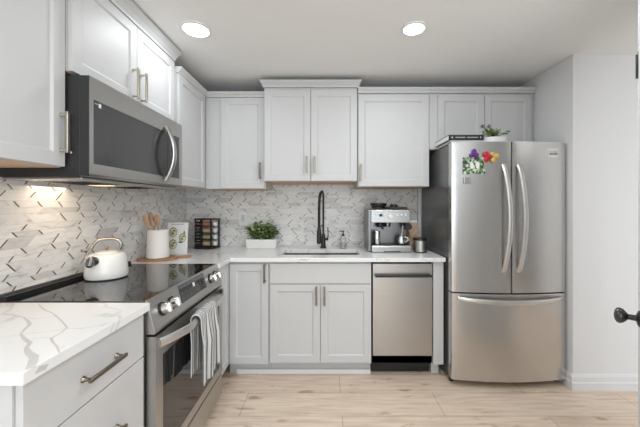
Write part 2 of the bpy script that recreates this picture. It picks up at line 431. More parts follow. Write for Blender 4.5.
# ---- base cabinets
RZ90 = PI/2
t = cabinet('drawer_base_cabinet', 'white base cabinet with flat drawer fronts under the near slab of countertop', (-.762, .738, 0), RZ90, .500, .880, .59, [
    (.006, .496, .702, .876, 'flat', (.262, .782, .170, False, 'nickel', True)),
    (.006, .496, .405, .697, 'flat', (.262, .530, .170, False, 'nickel', True)),
    (.006, .496, .104, .400, 'flat', (.262, .25, .170, False, 'nickel', True))], under=False, base=.10, toe=.06)
t = cabinet('corner_base_cabinet', 'narrow white base cabinet with one door squeezed between range and inside corner', (-.762, 2.054, 0), RZ90, .256, .880, .59,
    [(.010, .252, .104, .874, 'shaker', None)], under=False, base=.10, toe=.05)
t = cabinet('base_cabinet', 'slim white shaker base cabinet with a single full-height door, next to the sink cabinet', (-.758, 2.332, 0), 0, .320, .880, .60,
    [(.018, .313, .104, .862, 'shaker', (.288, .795, .14, True, 'nickel', False))], under=False, base=.10, toe=.05)
t = cabinet('sink_base_cabinet', 'wide white base cabinet with blank top panel and two doors below the sink', (-.436, 2.332, 0), 0, .774, .880, .60,
    [(.003, .770, .714, .866, 'false_front', None),
     (.003, .3845, .116, .708, 'shaker', (.356, .625, .14, True, 'nickel', False)),
     (.3885, .770, .116, .708, 'shaker', (.417, .625, .14, True, 'nickel', False))], under=False, base=.10, toe=.05)
# hollow carcass for the basin is made below with a short false top; shoe moulding along the toe kicks
mb = MB(); mb.prism([(2.380, 0.001), (2.380, .026), (2.374, .034), (2.366, .034), (2.366, .001)], -.700, .336, 'x')
tag(mb.build('shoe_molding', 'trim'), 'thin white shoe moulding at the floor under the sink cabinet', 'molding')
t = thing('end_panel', 'white end panel closing the counter run between dishwasher and refrigerator', 'panel', (.806, 2.312, 0))
MB().box(0, .077, 0, .60, .100, .881).build('panel', 'cab', t, bevel=.001)
MB().box(.004, .060, .06, .60, .001, .0995).build('toe_kick', 'cab', t)

# ---- dishwasher
t = thing('dishwasher', 'slim stainless dishwasher with a straight black bar handle under the counter', 'dishwasher', (.343, 2.312, 0))
MB().box(.004, .456, .022, .60, .10, .878).build('body', 'charcoal', t)
d = MB().box(.004, .456, 0, .021, .166, .864).build('door', 'steel', t, bevel=.003)
MB().box(.02, .44, .008, .021, .8655, .876).build('control_strip', 'blackgloss', t)
mb = MB(); mb.tube([(.018, -.035, .778), (.442, -.035, .778)], .0095, 12)
for x in (.028, .432): mb.box(x-.008, x+.008, -.035, -.0005, .770, .786)
mb.build('handle', 'black', d, smooth=True)
MB().box(.19, .262, -.0008, 0, .836, .846).build('nameplate', 'lettering', d)
MB().box(.004, .456, .085, .55, .004, .0995).build('toe_kick', 'black', t)
MB().box(.004, .456, .022, .03, .102, .164).build('kick_plate', 'black', t)

# ---- countertops
def slab(xs, ys, cells, z0, z1, T=None):
    mb = MB(); idx = {}
    cells = set(cells)
    def V(i, j, k):
        if (i, j, k) not in idx: idx[(i, j, k)] = len(mb.v); mb.v.append((xs[i], ys[j], (z0, z1)[k]))
        return idx[(i, j, k)]
    for i, j in cells:
        mb.f.append((V(i, j, 1), V(i+1, j, 1), V(i+1, j+1, 1), V(i, j+1, 1))); mb.m.append(0)
        mb.f.append((V(i, j, 0), V(i, j+1, 0), V(i+1, j+1, 0), V(i+1, j, 0))); mb.m.append(0)
        for (di, dj, a, b) in ((-1, 0, (i, j), (i, j+1)), (1, 0, (i+1, j), (i+1, j+1)), (0, -1, (i, j), (i+1, j)), (0, 1, (i, j+1), (i+1, j+1))):
            if (i+di, j+dj) not in cells:
                mb.f.append((V(*a, 0), V(*b, 0), V(*b, 1), V(*a, 1))); mb.m.append(0)
    return mb
CT, CB = .914, .8825
def ribbon(mb, px, wds, mi=1, f=305, z=CT):
    pts = []
    for x, y in px:
        D = (1.314-z)*f/(y-204.5); pts.append(Vector((((x-327)*D/f), D)))
    L = []; R_ = []
    for i, p in enumerate(pts):
        t = (pts[min(i+1, len(pts)-1)]-pts[max(i-1, 0)]).normalized(); n = Vector((-t.y, t.x))
        L.append(p+n*wds[i]); R_.append(p-n*wds[i])
    vs = [(p.x, p.y, z+.00025) for p in L]+[(p.x, p.y, z+.00025) for p in R_]; n = len(pts)
    mb.add(vs, [(i, i+1, n+i+1, n+i) for i in range(n-1)], mi)
near = slab([XL+.008, -.722], [.724, 1.244], [(0, 0)], CB, CT)
def c8(l): return [(x/4.267, 290+y/4.267) for x, y in l]
ribbon(near, c8([(-60, 95), (0, 103), (60, 108), (100, 116), (122, 135), (126, 150), (108, 165), (88, 188), (104, 208), (128, 226), (112, 248), (122, 268), (146, 285), (140, 310), (128, 335)]),
       [.002, .002, .002, .0025, .005, .005, .004, .003, .005, .006, .005, .008, .010, .010, .009])
ribbon(near, c8([(165, 62), (190, 85), (222, 98), (248, 118), (268, 138), (286, 160), (262, 182), (218, 206), (226, 224), (242, 240), (254, 268)]),
       [.002, .003, .002, .003, .0025, .003, .002, .004, .003, .003, .002])
ribbon(near, c8([(118, 118), (160, 124), (205, 116), (240, 112)]), [.001, .0012, .0012, .001])
ribbon(near, c8([(106, 212), (150, 208), (190, 202), (220, 206)]), [.001, .0012, .0012, .001])
near.add([(-.7218, .752, .895), (-.7218, .783, .890), (-.7218, .792, .901), (-.7218, .765, .908)], [(0, 1, 2, 3)], 1)
tag(near.build('countertop', ['quartz', 'vein'], bevel=.002), 'near slab of white quartz countertop with grey veins before the range', 'countertop')
SX0, SX1, SY0, SY1 = -.365, .262, 2.43, 2.715
xs = [XL+.008, -.722, SX0, SX1, .890]; ys = [2.054, 2.286, SY0, SY1, YB-.009]
cells = [(0, 0)] + [(i, j) for i in range(4) for j in (1, 2, 3) if not (i == 2 and j == 2)]
far = slab(xs, ys, cells, CB, CT)
ribbon(far, [(196, 256), (205, 252.5), (214, 253.5), (222, 255.5)], [.002, .004, .005, .003])
ribbon(far, [(221, 262), (232, 253), (246, 250.5), (262, 249)], [.001, .002, .002, .001])
ribbon(far, [(375, 256), (392, 254.5), (405, 256), (420, 254.5)], [.001, .002, .002, .001])
far.add([(-.21, 2.2858, .900), (-.18, 2.2858, .896), (-.15, 2.2858, .898), (-.16, 2.2858, .906), (-.2, 2.2858, .906)], [(0, 1, 2, 3, 4)], 1)
tag(far.build('countertop', ['quartz', 'vein'], bevel=.002), 'white quartz corner countertop holding the sink, running from range to refrigerator', 'countertop')

# ---- sink basin (undermount)
mb = MB(); e = .004; zb = .72
i0, i1, j0, j1 = SX0-e, SX1+e, SY0-e, SY1+e
mb.box(i0-.012, i0, j0-.012, j1+.012, zb, CB-.0005); mb.box(i1, i1+.012, j0-.012, j1+.012, zb, CB-.0005)
mb.box(i0, i1, j0-.012, j0, zb, CB-.0005); mb.box(i0, i1, j1, j1+.012, zb, CB-.0005)
mb.box(i0-.012, i1+.012, j0-.012, j1+.012, zb-.01, zb)
s = thing('sink', 'undermount stainless steel kitchen sink set in the white countertop', 'sink', (0, 0, 0))
mb.build('basin', 'steel_bright', s, bevel=.002)
MB().lathe([(.04, 0), (.04, .003), (.02, .001)], (-.05, 2.58, zb+.0005), 20).build('drain', 'steel_dark', s, smooth=True)
# carcass of the sink cabinet is opened up for the basin
for o in bpy.data.objects:
    if o.name.startswith('carcass') and o.parent and o.parent.name == 'sink_base_cabinet':
        me = o.data; me.clear_geometry()
        k = MB(); k.box(0, .774, 0, .018, .10, .880); k.box(0, .018, .018, .60, .10, .880); k.box(.756, .774, .018, .60, .10, .880)
        k.box(.018, .756, .018, .60, .10, .118); k.box(.018, .756, .588, .60, .118, .880)
        me.from_pydata(k.v, [], k.f); me.update()

# ---- upper cabinets
cabinet('upper_cabinet', 'white wall cabinet nearest the viewer with a light bar handle beside the microwave', (-1.087, .50, 1.466), RZ90, .747, .78, .27,
    [(.004, .743, .002, .776, 'shaker', (.720, .137, .165, True, 'nickel_light', False))], cr=(CR_B, 0, 0))
cabinet('upper_cabinet', 'white two-door wall cabinet directly above the microwave, crown at the ceiling', (-1.067, 1.249, 1.862), RZ90, .851, .440, .29,
    [(.004, .431, .002, .432, 'shaker', (.397, .108, .165, True, 'nickel_light', False)),
     (.435, .847, .002, .432, 'shaker', (.469, .108, .165, True, 'nickel_light', False))], cr=(CR_B, 0, .35))
cabinet('upper_cabinet', 'white wall cabinet without handle between the microwave and the corner', (-1.05, 2.1215, 1.450), RZ90, .4685, .783, .305,
    [(.004, .456, .002, .779, 'shaker', None)], cr=(CR_S, 0, 0))
cabinet('upper_cabinet', 'white single-door corner wall cabinet above the spice rack and planter', (-1.048, 2.630, 1.450), 0, .5205, .783, .305,
    [(.138, .512, .002, .779, 'shaker', (.478, .152, .14, True, 'nickel', False))], cr=(CR_S, 0, 0))
cabinet('upper_cabinet', 'white two-door wall cabinet raised above the sink, with deep crown on top', (-.526, 2.562, 1.510), 0, .780, .783, .373,
    [(.004, .388, .002, .762, 'shaker', (.357, .135, .14, True, 'nickel', False)),
     (.392, .776, .002, .762, 'shaker', (.423, .135, .14, True, 'nickel', False))], cr=([(.0, 0), (.020, 0), (.022, .010), (.036, .026), (.048, .038), (.050, .050), (0, .050)], .6, .6))
cabinet('upper_cabinet', 'large white single-door wall cabinet above the espresso machine', (.258, 2.570, 1.465), 0, .602, .783, .365,
    [(.004, .594, .002, .766, 'shaker', (.022, .115, .14, True, 'nickel', False))], cr=(CR_S, 0, 0))
cabinet('upper_cabinet', 'short white two-door wall cabinet high above the refrigerator', (.862, 2.570, 1.780), 0, .880, .468, .365,
    [(.068, .452, .002, .451, 'shaker', ('knob', .428, .185)),
     (.457, .846, .002, .451, 'shaker', ('knob', .482, .185))], cr=(CR_S, 0, 0))

# ------------------------------------------------------------------ range
t = thing('range', 'stainless slide-in electric range with black glass cooktop and a towel on its oven', 'range', (-.703, 1.250, 0), RZ90)
W = .799; yb = .640
MB().box(0, W, .042, yb, .045, .900).build('body', 'steel', t)
mb = MB(); mb.box(.002, W-.002, .044, yb-.03, .901, .917); mb.build('cooktop', 'cookglass', t, bevel=.002)
for cx, cy, r in ((.22, .18, .105), (.58, .18, .09), (.22, .46, .09), (.58, .46, .08)):
    n = 48
    for rr in (r, r*.62):
        mb = MB(); vs = []
        for k in range(n):
            a = 2*PI*k/n
            vs += [(cx+math.cos(a)*rr, cy+math.sin(a)*rr, .91725), (cx+math.cos(a)*(rr-.0015), cy+math.sin(a)*(rr-.0015), .91725)]
        mb.add(vs, [(2*k, 2*((k+1) % n), 2*((k+1) % n)+1, 2*k+1) for k in range(n)])
        mb.build('burner_ring', 'grey', t)
MB().box(.0, W, yb-.029, yb, .901, .934).build('rear_trim', 'black', t, bevel=.002)
MB().box(.0, W, yb+.0005, yb+.008, .915, .943).build('rear_strip', 'steel', t)
# slanted control panel
cp = MB(); cp.prism([(.042, .920), (.036, .920), (.003, .792), (.003, .780), (.042, .780)], 0, W, 'x'); cpo = cp.build('control_panel', 'steel', t, bevel=.0015)
nrm = Vector((0, -.128, .033)).normalized()   # outward normal of the slanted face in (x,y,z)
def on_panel(x, f, out):   # f 0 bottom .. 1 top
    return Vector((x, .003+.033*f, .792+.128*f)) + nrm*out
ang = math.atan2(.033, .128)
def panel_rect(x0, x1, f0, f1, out, m, name, parent):
    vs = [on_panel(x0, f0, out), on_panel(x1, f0, out), on_panel(x1, f1, out), on_panel(x0, f1, out),
          on_panel(x0, f0, .0003), on_panel(x1, f0, .0003), on_panel(x1, f1, .0003), on_panel(x0, f1, .0003)]
    return MB().add(vs, [(0, 1, 2, 3), (4, 5, 6, 7), (0, 1, 5, 4), (1, 2, 6, 5), (2, 3, 7, 6), (3, 0, 4, 7)]).build(name, m, parent)
disp = panel_rect(.255, .560, .26, .92, .0015, 'blackgloss', 'display', cpo)
for r_ in range(3):
    for c_ in range(7):
        if c_ in (3,) : continue
        x = .275+c_*.042; f = .38+r_*.20
        MB().add([on_panel(x, f, .0019), on_panel(x+.006, f, .0019), on_panel(x+.006, f+.035, .0019), on_panel(x, f+.035, .0019)], [(0, 1, 2, 3)]).build('touch_key', 'grey', disp)
mb = MB(); mb.add([on_panel(.40, .60, .0019), on_panel(.425, .60, .0019), on_panel(.425, .76, .0019), on_panel(.40, .76, .0019)], [(0, 1, 2, 3)])
mb.build('clock_digits', 'paper', disp)
for x in (.090, .170, .640, .715):
    mb = MB(); p = on_panel(x, .50, .0004); R_ = nrm.to_track_quat('Z', 'Y').to_matrix().to_4x4()
    mb.lathe([(.030, 0), (.030, .004), (.024, .006)], p, 24, 0, R_)
    mb.lathe([(.024, .0065), (.0235, .030), (.021, .033)], p, 24, 1, R_)
    mb.box(-.005, .005, -.021, .021, .033, .040, 1, Matrix.Translation(p) @ R_)
    mb.build('knob', ['black', 'steel_bright'], cpo, smooth=True)
# side badge mark and door
dm = MB()
gz0, gz1, gx0, gx1 = .248, .672, .058, .742
dm.box(.0015, gx0, 0, .038, .196, .770); dm.box(gx1, W-.0015, 0, .038, .196, .770)
dm.box(gx0, gx1, 0, .038, .196, gz0); dm.box(gx0, gx1, 0, .038, gz1, .770); dm.box(gx0, gx1, .02, .038, gz0, gz1)
dr = dm.build('oven_door', 'steel', t)
MB().box(gx0+.0005, gx1-.0005, .002, .019, gz0+.0005, gz1-.0005).build('oven_window', 'ovenglass', dr)
mb = MB(); pts = []
for k in range(21):
    u = k/20; x = .018+u*(W-.036); b = math.sin(PI*u)
    pts.append((x, -.006-.056*min(1, b*1.7)**.8, .738))
mb.tube(pts, [.020]*21, 12, flat=.55, up=(0, 0, 1))
mb.build('handle', 'steel_handle', dr, smooth=True)
MB().box(.0005, W-.0005, .022, .0415, .1845, .1955).build('drawer_gap_shade', 'black', t)  # black strip painted in as the shade of the door-drawer gap
MB().box(.0015, W-.0015, .001, .038, .052, .184).build('storage_drawer', 'steel', t, bevel=.002)
MB().box(.02, W-.02, .06, .62, .001, .0445).build('base', 'black', t)
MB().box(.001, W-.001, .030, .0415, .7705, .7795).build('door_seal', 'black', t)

# towel on the oven handle
tw = thing('dish_towel', 'grey and white striped dish towel folded over the oven handle', 'towel', (-.703, 1.250, 0), RZ90)
def towel(name, x0, x1, front_z, back_z, yh, rh, seed, gather=.0, off=0):
    nu, nv = 56, 44; mb = MB(); rnd = random.Random(seed); vs = []
    ph = [rnd.uniform(0, 6.28) for _ in range(3)]
    Lf = .748-front_z; Lb = .748-back_z; A = PI*rh; T_ = Lf+A+Lb
    for j in range(nv+1):
        s_ = T_*j/nv
        if s_ < Lf: d = Lf-s_; y = yh-rh; z = .748-d; side = -1; amt = min(1, d/.12)
        elif s_ < Lf+A:
            a = (s_-Lf)/rh; y = yh-rh*math.cos(a); z = .748+rh*math.sin(a); side = 0; amt = 0; d = 0
        else: d = s_-Lf-A; y = yh+rh; z = .748-d; side = 1; amt = min(1, d/.12)
        for i in range(nu+1):
            u = i/nu; xc = (x0+x1)/2
            wd = (x1-x0)*(.84+.16*min(1, d/.3))
            x = xc+(u-.5)*wd + .006*math.sin(u*9+z*8+ph[0])*amt
            fold = (math.sin(u*PI*9+ph[1]+z*2)*.0075+math.sin(u*PI*4.3+ph[2])*.007)
            f0 = .35+.65*amt
            yy = y + (fold*f0 - .014*amt*f0)*(1 if side <= 0 else .35)
            zz = z + (.016*math.sin(u*4+ph[0]) - gather*u)*(amt if side < 0 else 0)*min(1, d/.3)
            if side == 0: yy = y + fold*.2; zz = z+fold*.35
            vs.append((x, yy, zz))
    fs = [(j*(nu+1)+i, j*(nu+1)+i+1, (j+1)*(nu+1)+i+1, (j+1)*(nu+1)+i) for j in range(nv) for i in range(nu)]
    mb.add(vs, fs); o = mb.build(name, 'towel', tw, smooth=True, angle=3)
    uvl = o.data.uv_layers.new(name='UVMap')
    for p in o.data.polygons:
        for li in p.loop_indices:
            vi = o.data.loops[li].vertex_index; uvl.data[li].uv = ((vi % (nu+1))/nu, (vi//(nu+1))/nv)
    md = o.modifiers.new('thick', 'SOLIDIFY'); md.thickness = .004
    return o
towel('cloth', .225, .490, .445, .470, -.058, .027, 5, gather=.03)

# ------------------------------------------------------------------ microwave
t = thing('microwave', 'stainless over-the-range microwave with dark glass door and curved handle', 'microwave', (-.975, 1.252, 1.428), RZ90)
MB().box(.001, .797, .040, .376, .0, .418).build('body', 'charcoal', t, bevel=.002)
MB().box(-.0012, -.0002, .0015, .0385, .003, .416).build('side_trim', 'charcoal', t)
dm = MB(); x0, x1, z0, z1 = .022, .760, .056, .325
dm.box(.0, x0, 0, .038, .012, .417); dm.box(x1, .798, 0, .038, .012, .417)
dm.box(x0, x1, 0, .038, .012, z0); dm.box(x0, x1, 0, .038, z1, .417); dm.box(x0, x1, .02, .038, z0, z1)
dm.prism([(0, .0115), (.012, .002), (.038, .002), (.038, .0115)], 0, .798, 'x')
dr = dm.build('door', 'steel', t)
MB().box(x0+.0005, .612, .0015, .0195, z0+.0005, z1-.0005).build('door_window', 'mwglass', dr)
MB().box(.614, x1-.0005, .0012, .0195, z0+.0005, z1-.0005).build('control_panel', 'blackgloss', dr)
mb = MB(); mb.box(.052, .066, .0008, .0014, .300, .317); mb.build('sticker', 'paper', dr)
mb = MB()
for k in range(4): mb.box(.030+k*.005, .0335+k*.005, .0008, .0014, .309, .314)
mb.build('badge_letters', 'lettering', dr)
mb = MB(); pts = [(.588, -.004-.052*math.sin(PI*k/18)**.85, .030+.325*k/18) for k in range(19)]
mb.tube(pts, [.018]*19, 12, flat=.6, up=(1, 0, 0)); mb.build('handle', 'steel', dr, smooth=True)
MB().box(.012, .786, .042, .370, -.010, -.0005).build('bottom_plate', 'steel', t, bevel=.002)
mb = MB()
for a, b in ((.09, .33), (.47, .71)):
    mb = MB(); mb.box(a, b, .10, .30, -.013, -.0105, 0)
    for k in range(9): mb.box(a+.008, b-.008, .112+k*.02, .116+k*.02, -.0145, -.0130, 1)
    mb.build('grease_filter', ['steel', 'black'], t)
MB().box(.36, .44, .20, .29, -.013, -.0105).build('task_lamp', mat('lamp_lens', (.8, .75, .6), .4, emit=((1, .72, .42), 1.2)), t)
MB().lathe([(.006, 0), (.006, .003), (.003, .005)], (-.0002, .075, .10), 12, rot=RY(-PI/2)).build('screw', 'steel_bright', t, smooth=True)
area('microwave_task_light', (-1.15, 1.48, 1.400), (0, 0, 0), .50, .20, 1.5, (1, .80, .60))

# ------------------------------------------------------------------ refrigerator
FX, FY = 1.3125, 2.205
t = thing('refrigerator', 'stainless french-door refrigerator with a bottom freezer drawer in the alcove', 'refrigerator', (FX, FY, 0))
HW = .4125
def fy(x, bulge=.038): return -bulge*(1-(x/HW)**2)
MB().box(-HW+.002, HW-.002, .058, .70, .035, 1.755).build('body', 'fridge_side', t, bevel=.003)
def curved_panel(x0, x1, z0, z1, name, parent, m='steel_fridge'):
    n = 20; poly = [(x0+(x1-x0)*k/n, fy(x0+(x1-x0)*k/n)) for k in range(n+1)]
    r = .006
    poly = [(x0, poly[0][1]+r)]+[(x0+.002, fy(x0)+.0015)]+poly[1:-1]+[(x1-.002, fy(x1)+.0015)]+[(x1, poly[-1][1]+r)]+[(x1, .052), (x0, .052)]
    return MB().prism(poly, z0, z1, 'z').build(name, m, parent, smooth=True, angle=.5)
dl = curved_panel(-HW, -.003, .684, 1.762, 'left_door', t)
drr = curved_panel(.003, HW, .684, 1.762, 'right_door', t)
fz = curved_panel(-HW, HW, .050, .674, 'freezer_drawer', t)
MB().box(-HW+.01, HW-.01, .01, .057, .672, .688).build('gasket', 'black', t)
MB().box(-.004, .004, -.02, .057, .69, 1.76).build('center_gasket', 'black', t)
def bowed(x, z0, z1, lean, parent, m='steel_handle'):
    mb = MB(); pts = []
    for k in range(25):
        u = k/24; b = math.sin(PI*u)**.6
        pts.append((x+lean*math.sin(PI*u), fy(x)-.004-.052*b, z0+(z1-z0)*u))
    mb.tube(pts, [.017]*25, 12, flat=.62, up=(1, 0, 0)); return mb.build('handle', m, parent, smooth=True)
bowed(-.062, .835, 1.598, .022, dl); bowed(.046, .835, 1.598, -.0+.020, drr)
mb = MB(); pts = []
for k in range(25):
    u = k/24; x = -.372+.744*u; pts.append((x, fy(x)-.004-.045*math.sin(PI*u)**.45, .640-.012*math.sin(PI*u)))
mb.tube(pts, [.017]*25, 12, flat=.62, up=(0, 0, 1)); mb.build('handle', 'steel_handle', fz, smooth=True)
def on_door(x): return fy(x)
mb = MB(); mb.box(.268, .345, on_door(.306)-.004, on_door(.306)+.008, 1.694, 1.716); mb.build('nameplate', 'steel_bright', drr, bevel=.001)
mb = MB(); y_ = on_door(.30)-.0035
mb.box(.255, .337, y_, y_+.008, 1.650, 1.685, 0); mb.box(.282, .335, y_-.0006, y_, 1.670, 1.683, 1)
for k in range(5): mb.box(.290+k*.008, .296+k*.008, y_-.001, y_-.0006, 1.674, 1.679, 0)
mb.build('sticker', ['label_white', 'blackgloss'], drr)
for x in (-.36, .36): MB().box(x-.035, x+.035, .01, .09, 1.7622, 1.766).build('hinge_cover', 'grey', t, bevel=.004)
for x in (-.385, .385): MB().lathe([(.016, 0.001), (.016, .02), (.01, .034)], (x, .075, 0), 14).build('foot', 'black', t)
MB().box(-.35, .35, .09, .60, .012, .034).build('base_grille', 'black', t)

# things on the door
def on_fridge(name, label, cat, build):
    o = thing(name, label, cat, (FX, FY, 0)); build(o); return o
def card(o):
    mb = MB(); n = 8; x0, x1, z0, z1 = -.338, -.186, 1.532, 1.652
    vs = []
    for k in range(n+1):
        x = x0+(x1-x0)*k/n
        vs += [(x, fy(x)-.0012, z0), (x, fy(x)-.0012, z1), (x, fy(x)-.0024, z0), (x, fy(x)-.0024, z1)]
    fs = []
    for k in range(n):
        a = 4*k; fs += [(a, a+4, a+5, a+1), (a+2, a+3, a+7, a+6), (a, a+2, a+6, a+4), (a+1, a+5, a+7, a+3)]
    fs += [(0, 1, 3, 2), (4*n, 4*n+2, 4*n+3, 4*n+1)]
    mb.add(vs, fs); mb.build('printed_card', 'card', o)
    m2 = MB()
    for cx in (-.276, -.238):
        m2.lathe([(.018, 0), (.018, .001)], (cx, fy(cx)-.0028, 1.592), 16, rot=RX(PI/2), sx=.75, sy=1.25)
    m2.build('white_blossoms', 'paper', o)
on_fridge('photo_card', 'small green and white floral print card stuck on the refrigerator door', 'card', card)
def petals(cx, cz, r, n, m, seed, out=.012, ph0=0):
    def f(o):
        mb = MB()
        for k in range(n):
            a = ph0+2*PI*k/n; x = cx+math.cos(a)*r*.55; z = cz+math.sin(a)*r*.6
            mb.lathe([(r*.55, 0), (r*.58, .003), (r*.45, .008), (r*.1, out)], (x, fy(x)-.0045-.0006*k, z), 16, rot=RX(PI/2))
        mb.lathe([(r*.3, 0), (r*.3, out+.002), (r*.1, out+.005)], (cx, fy(cx)-.003, cz), 12, rot=RX(PI/2))
        mb.build('petals', m, o, smooth=True)
    return f
on_fridge('magnet', 'purple flower-shaped magnet holding the top of the printed card', 'magnet', petals(-.262, 1.676, .030, 3, 'purple', 1, ph0=PI/2))
on_fridge('magnet', 'red petal-shaped magnet between the printed card and the yellow magnet', 'magnet', petals(-.172, 1.655, .036, 3, 'red', 2, ph0=PI*.7))
on_fridge('magnet', 'pale yellow petal-shaped magnet, the one closest to the door handle', 'magnet', petals(-.126, 1.652, .036, 3, 'yellow', 3, ph0=PI*.1))
def sq(o):
    x = -.306; MB().box(x-.028, x+.028, fy(x)-.010, fy(x)-.0045, 1.462, 1.512).build('magnet_plate', 'steel_bright', o, bevel=.003)
on_fridge('magnet', 'square silver magnet below the printed card', 'magnet', sq)

# ---- books on the refrigerator
def book(label, x0, x1, y0, y1, z0, z1, cover, letters=False):
    o = thing('book', label, 'book', (x0, y0, z0), 0, None)
    w_, d_, h_ = x1-x0, y1-y0, z1-z0
    c_ = min(.003, h_*.2); mb = MB(); mb.box(0, w_, 0, d_, 0, c_); mb.box(0, w_, 0, d_, h_-c_, h_); mb.box(0, w_, 0, .004, c_, h_-c_)
    mb.build('cover', cover, o, bevel=.001)
    MB().box(.003, w_-.004, .0045, d_-.004, c_+.0003, h_-c_-.0003).build('pages', 'paper', o)
    if letters:
        mb = MB(); rnd = random.Random(4); x = w_*.20
        mb.lathe([(.006, 0), (.006, .0006)], (w_*.10, 0, h_/2), 14, rot=RX(PI/2))
        while x < w_*.82:
            if abs(x-w_*.49) < .008: x += .012; continue
            lw = rnd.uniform(.004, .008); mb.box(x, x+lw, -.0008, 0, h_*.40, h_*.60); x += lw+.0022
        mb.box(w_*.90, w_*.93, -.0008, 0, h_*.35, h_*.68)
        mb.build('spine_lettering', 'lettering', o)
    return o
book('large white book lying flat on the refrigerator beneath the others', .906, 1.180, 2.225, 2.54, 1.7665, 1.7738, 'paper')
book('white book sandwiched between the dark-spined book and the lowest one', .898, 1.168, 2.222, 2.535, 1.7743, 1.7816, 'paper')
book('black-spined book with pale lettering on top of the stack', .884, 1.138, 2.215, 2.50, 1.7822, 1.8205, 'charcoal', True)

# ------------------------------------------------------------------ plants
def foliage(cx, cy, z, rx, ry, h, n, leaf, seed, droop=.3):
    rnd = random.Random(seed); mb = MB()
    for k in range(n):
        a = rnd.uniform(0, 2*PI); q = rnd.random()**.5
        bx, by = cx+math.cos(a)*rx*q*.6, cy+math.sin(a)*ry*q*.6
        tx, ty = cx+math.cos(a)*rx*q*1.05, cy+math.sin(a)*ry*q*1.1; tz = z+h*rnd.uniform(.45, 1)*(1-.35*q*q)
        mb.tube([(bx, by, z), ((bx+tx)/2, (by+ty)/2, z+(tz-z)*.6), (tx, ty, tz)], .0012, 4, 1)
        for j in range(7):
            u = .25+.75*j/6; px = bx+(tx-bx)*u; py = by+(ty-by)*u; pz = z+(tz-z)*u
            th = rnd.uniform(0, 2*PI); el = rnd.uniform(-.3, .9); L = leaf*rnd.uniform(.7, 1.2); w_ = L*.30
            d = Vector((math.cos(th)*math.cos(el), math.sin(th)*math.cos(el), math.sin(el)))
            sd = d.cross(Vector((0, 0, 1))).normalized(); up = sd.cross(d)
            P = Vector((px, py, pz))
            vs = [P, P+d*L*.35+sd*w_+up*w_*.25, P+d*L*.75+sd*w_*.7+up*w_*.2, P+d*L-up*L*.1, P+d*L*.75-sd*w_*.7+up*w_*.2, P+d*L*.35-sd*w_+up*w_*.25, P+d*L*.5]
            mb.add(vs, [(0, 1, 6), (1, 2, 6), (2, 3, 6), (3, 4, 6), (4, 5, 6), (5, 0, 6)], rnd.choice([0, 0, 1, 2, 2]))
    return mb
t = thing('potted_plant', 'bushy green plant in a long white box planter on the back counter', 'plant', (-.600, 2.815, CT))
mb = MB(); a, b, h = .138, .045, .082
o_ = [(-a+.006, -b+.006), (a-.006, -b+.006), (a-.006, b-.006), (-a+.006, b-.006)]
vs = [(x, y, .0005) for x, y in o_]+[(x*a/(a-.006), y*b/(b-.006), h) for x, y in o_]+[(x*.95, y*.87, h) for x, y in o_]+[(x*.93, y*.85, h-.012) for x, y in o_]
mb.add(vs, [(3, 2, 1, 0)]+[(r+j, r+(j+1) % 4, r+4+(j+1) % 4, r+4+j) for r in (0, 4, 8) for j in range(4)]+[(12, 13, 14, 15)])
mb.build('planter_box', 'white', t, bevel=.002)
MB().box(-.105, .105, -.03, .03, h-.0115, h-.004).build('soil', 'soil', t)
foliage(0, 0, h-.004, .150, .055, .175, 85, .042, 2).build('foliage', ['leaf', 'leaf_dark', 'leaf_pale'], t)
t = thing('potted_plant', 'small green trailing plant in a low ribbed white pot on the refrigerator', 'plant', (1.245, 2.255, 1.7627))
mb = MB(); n = 60
prof = [(.040, .0), (.046, .004), (.050, .030), (.053, .040), (.053, .044), (.046, .044), (.045, .034)]
vs = []
for i, (r, z) in enumerate(prof):
    for j in range(n):
        a_ = 2*PI*j/n; rr = r*(1+(.035 if (j % 3 == 0 and 1 <= i <= 2) else 0)); vs.append((math.cos(a_)*rr*1.6, math.sin(a_)*rr*.9, z))
fs = [(i*n+j, i*n+(j+1) % n, (i+1)*n+(j+1) % n, (i+1)*n+j) for i in range(len(prof)-1) for j in range(n)]+[tuple(range(n)), tuple(range((len(prof)-1)*n, len(prof)*n))]
mb.add(vs, fs); mb.build('pot', 'white', t)
fo = foliage(-.02, 0, .038, .06, .03, .078, 22, .030, 9)
rn = random.Random(3)
fo.tube([(.02, 0, .038), (.05, 0, .075), (.078, -.005, .090)], .0015, 5, 1)
for (x, z, d) in ((.045, .07, 1), (.06, .078, -1), (.075, .088, 1), (.085, .094, -1), (.07, .070, 1)):
    fo.add([(x, -.004, z), (x+.012, -.006, z+.010*d), (x+.026, -.004, z+.006*d+.004), (x+.014, -.002, z-.003*d)], [(0, 1, 2, 3)], 1)
fo.build('foliage', ['leaf', 'leaf_dark', 'leaf_pale'], t)

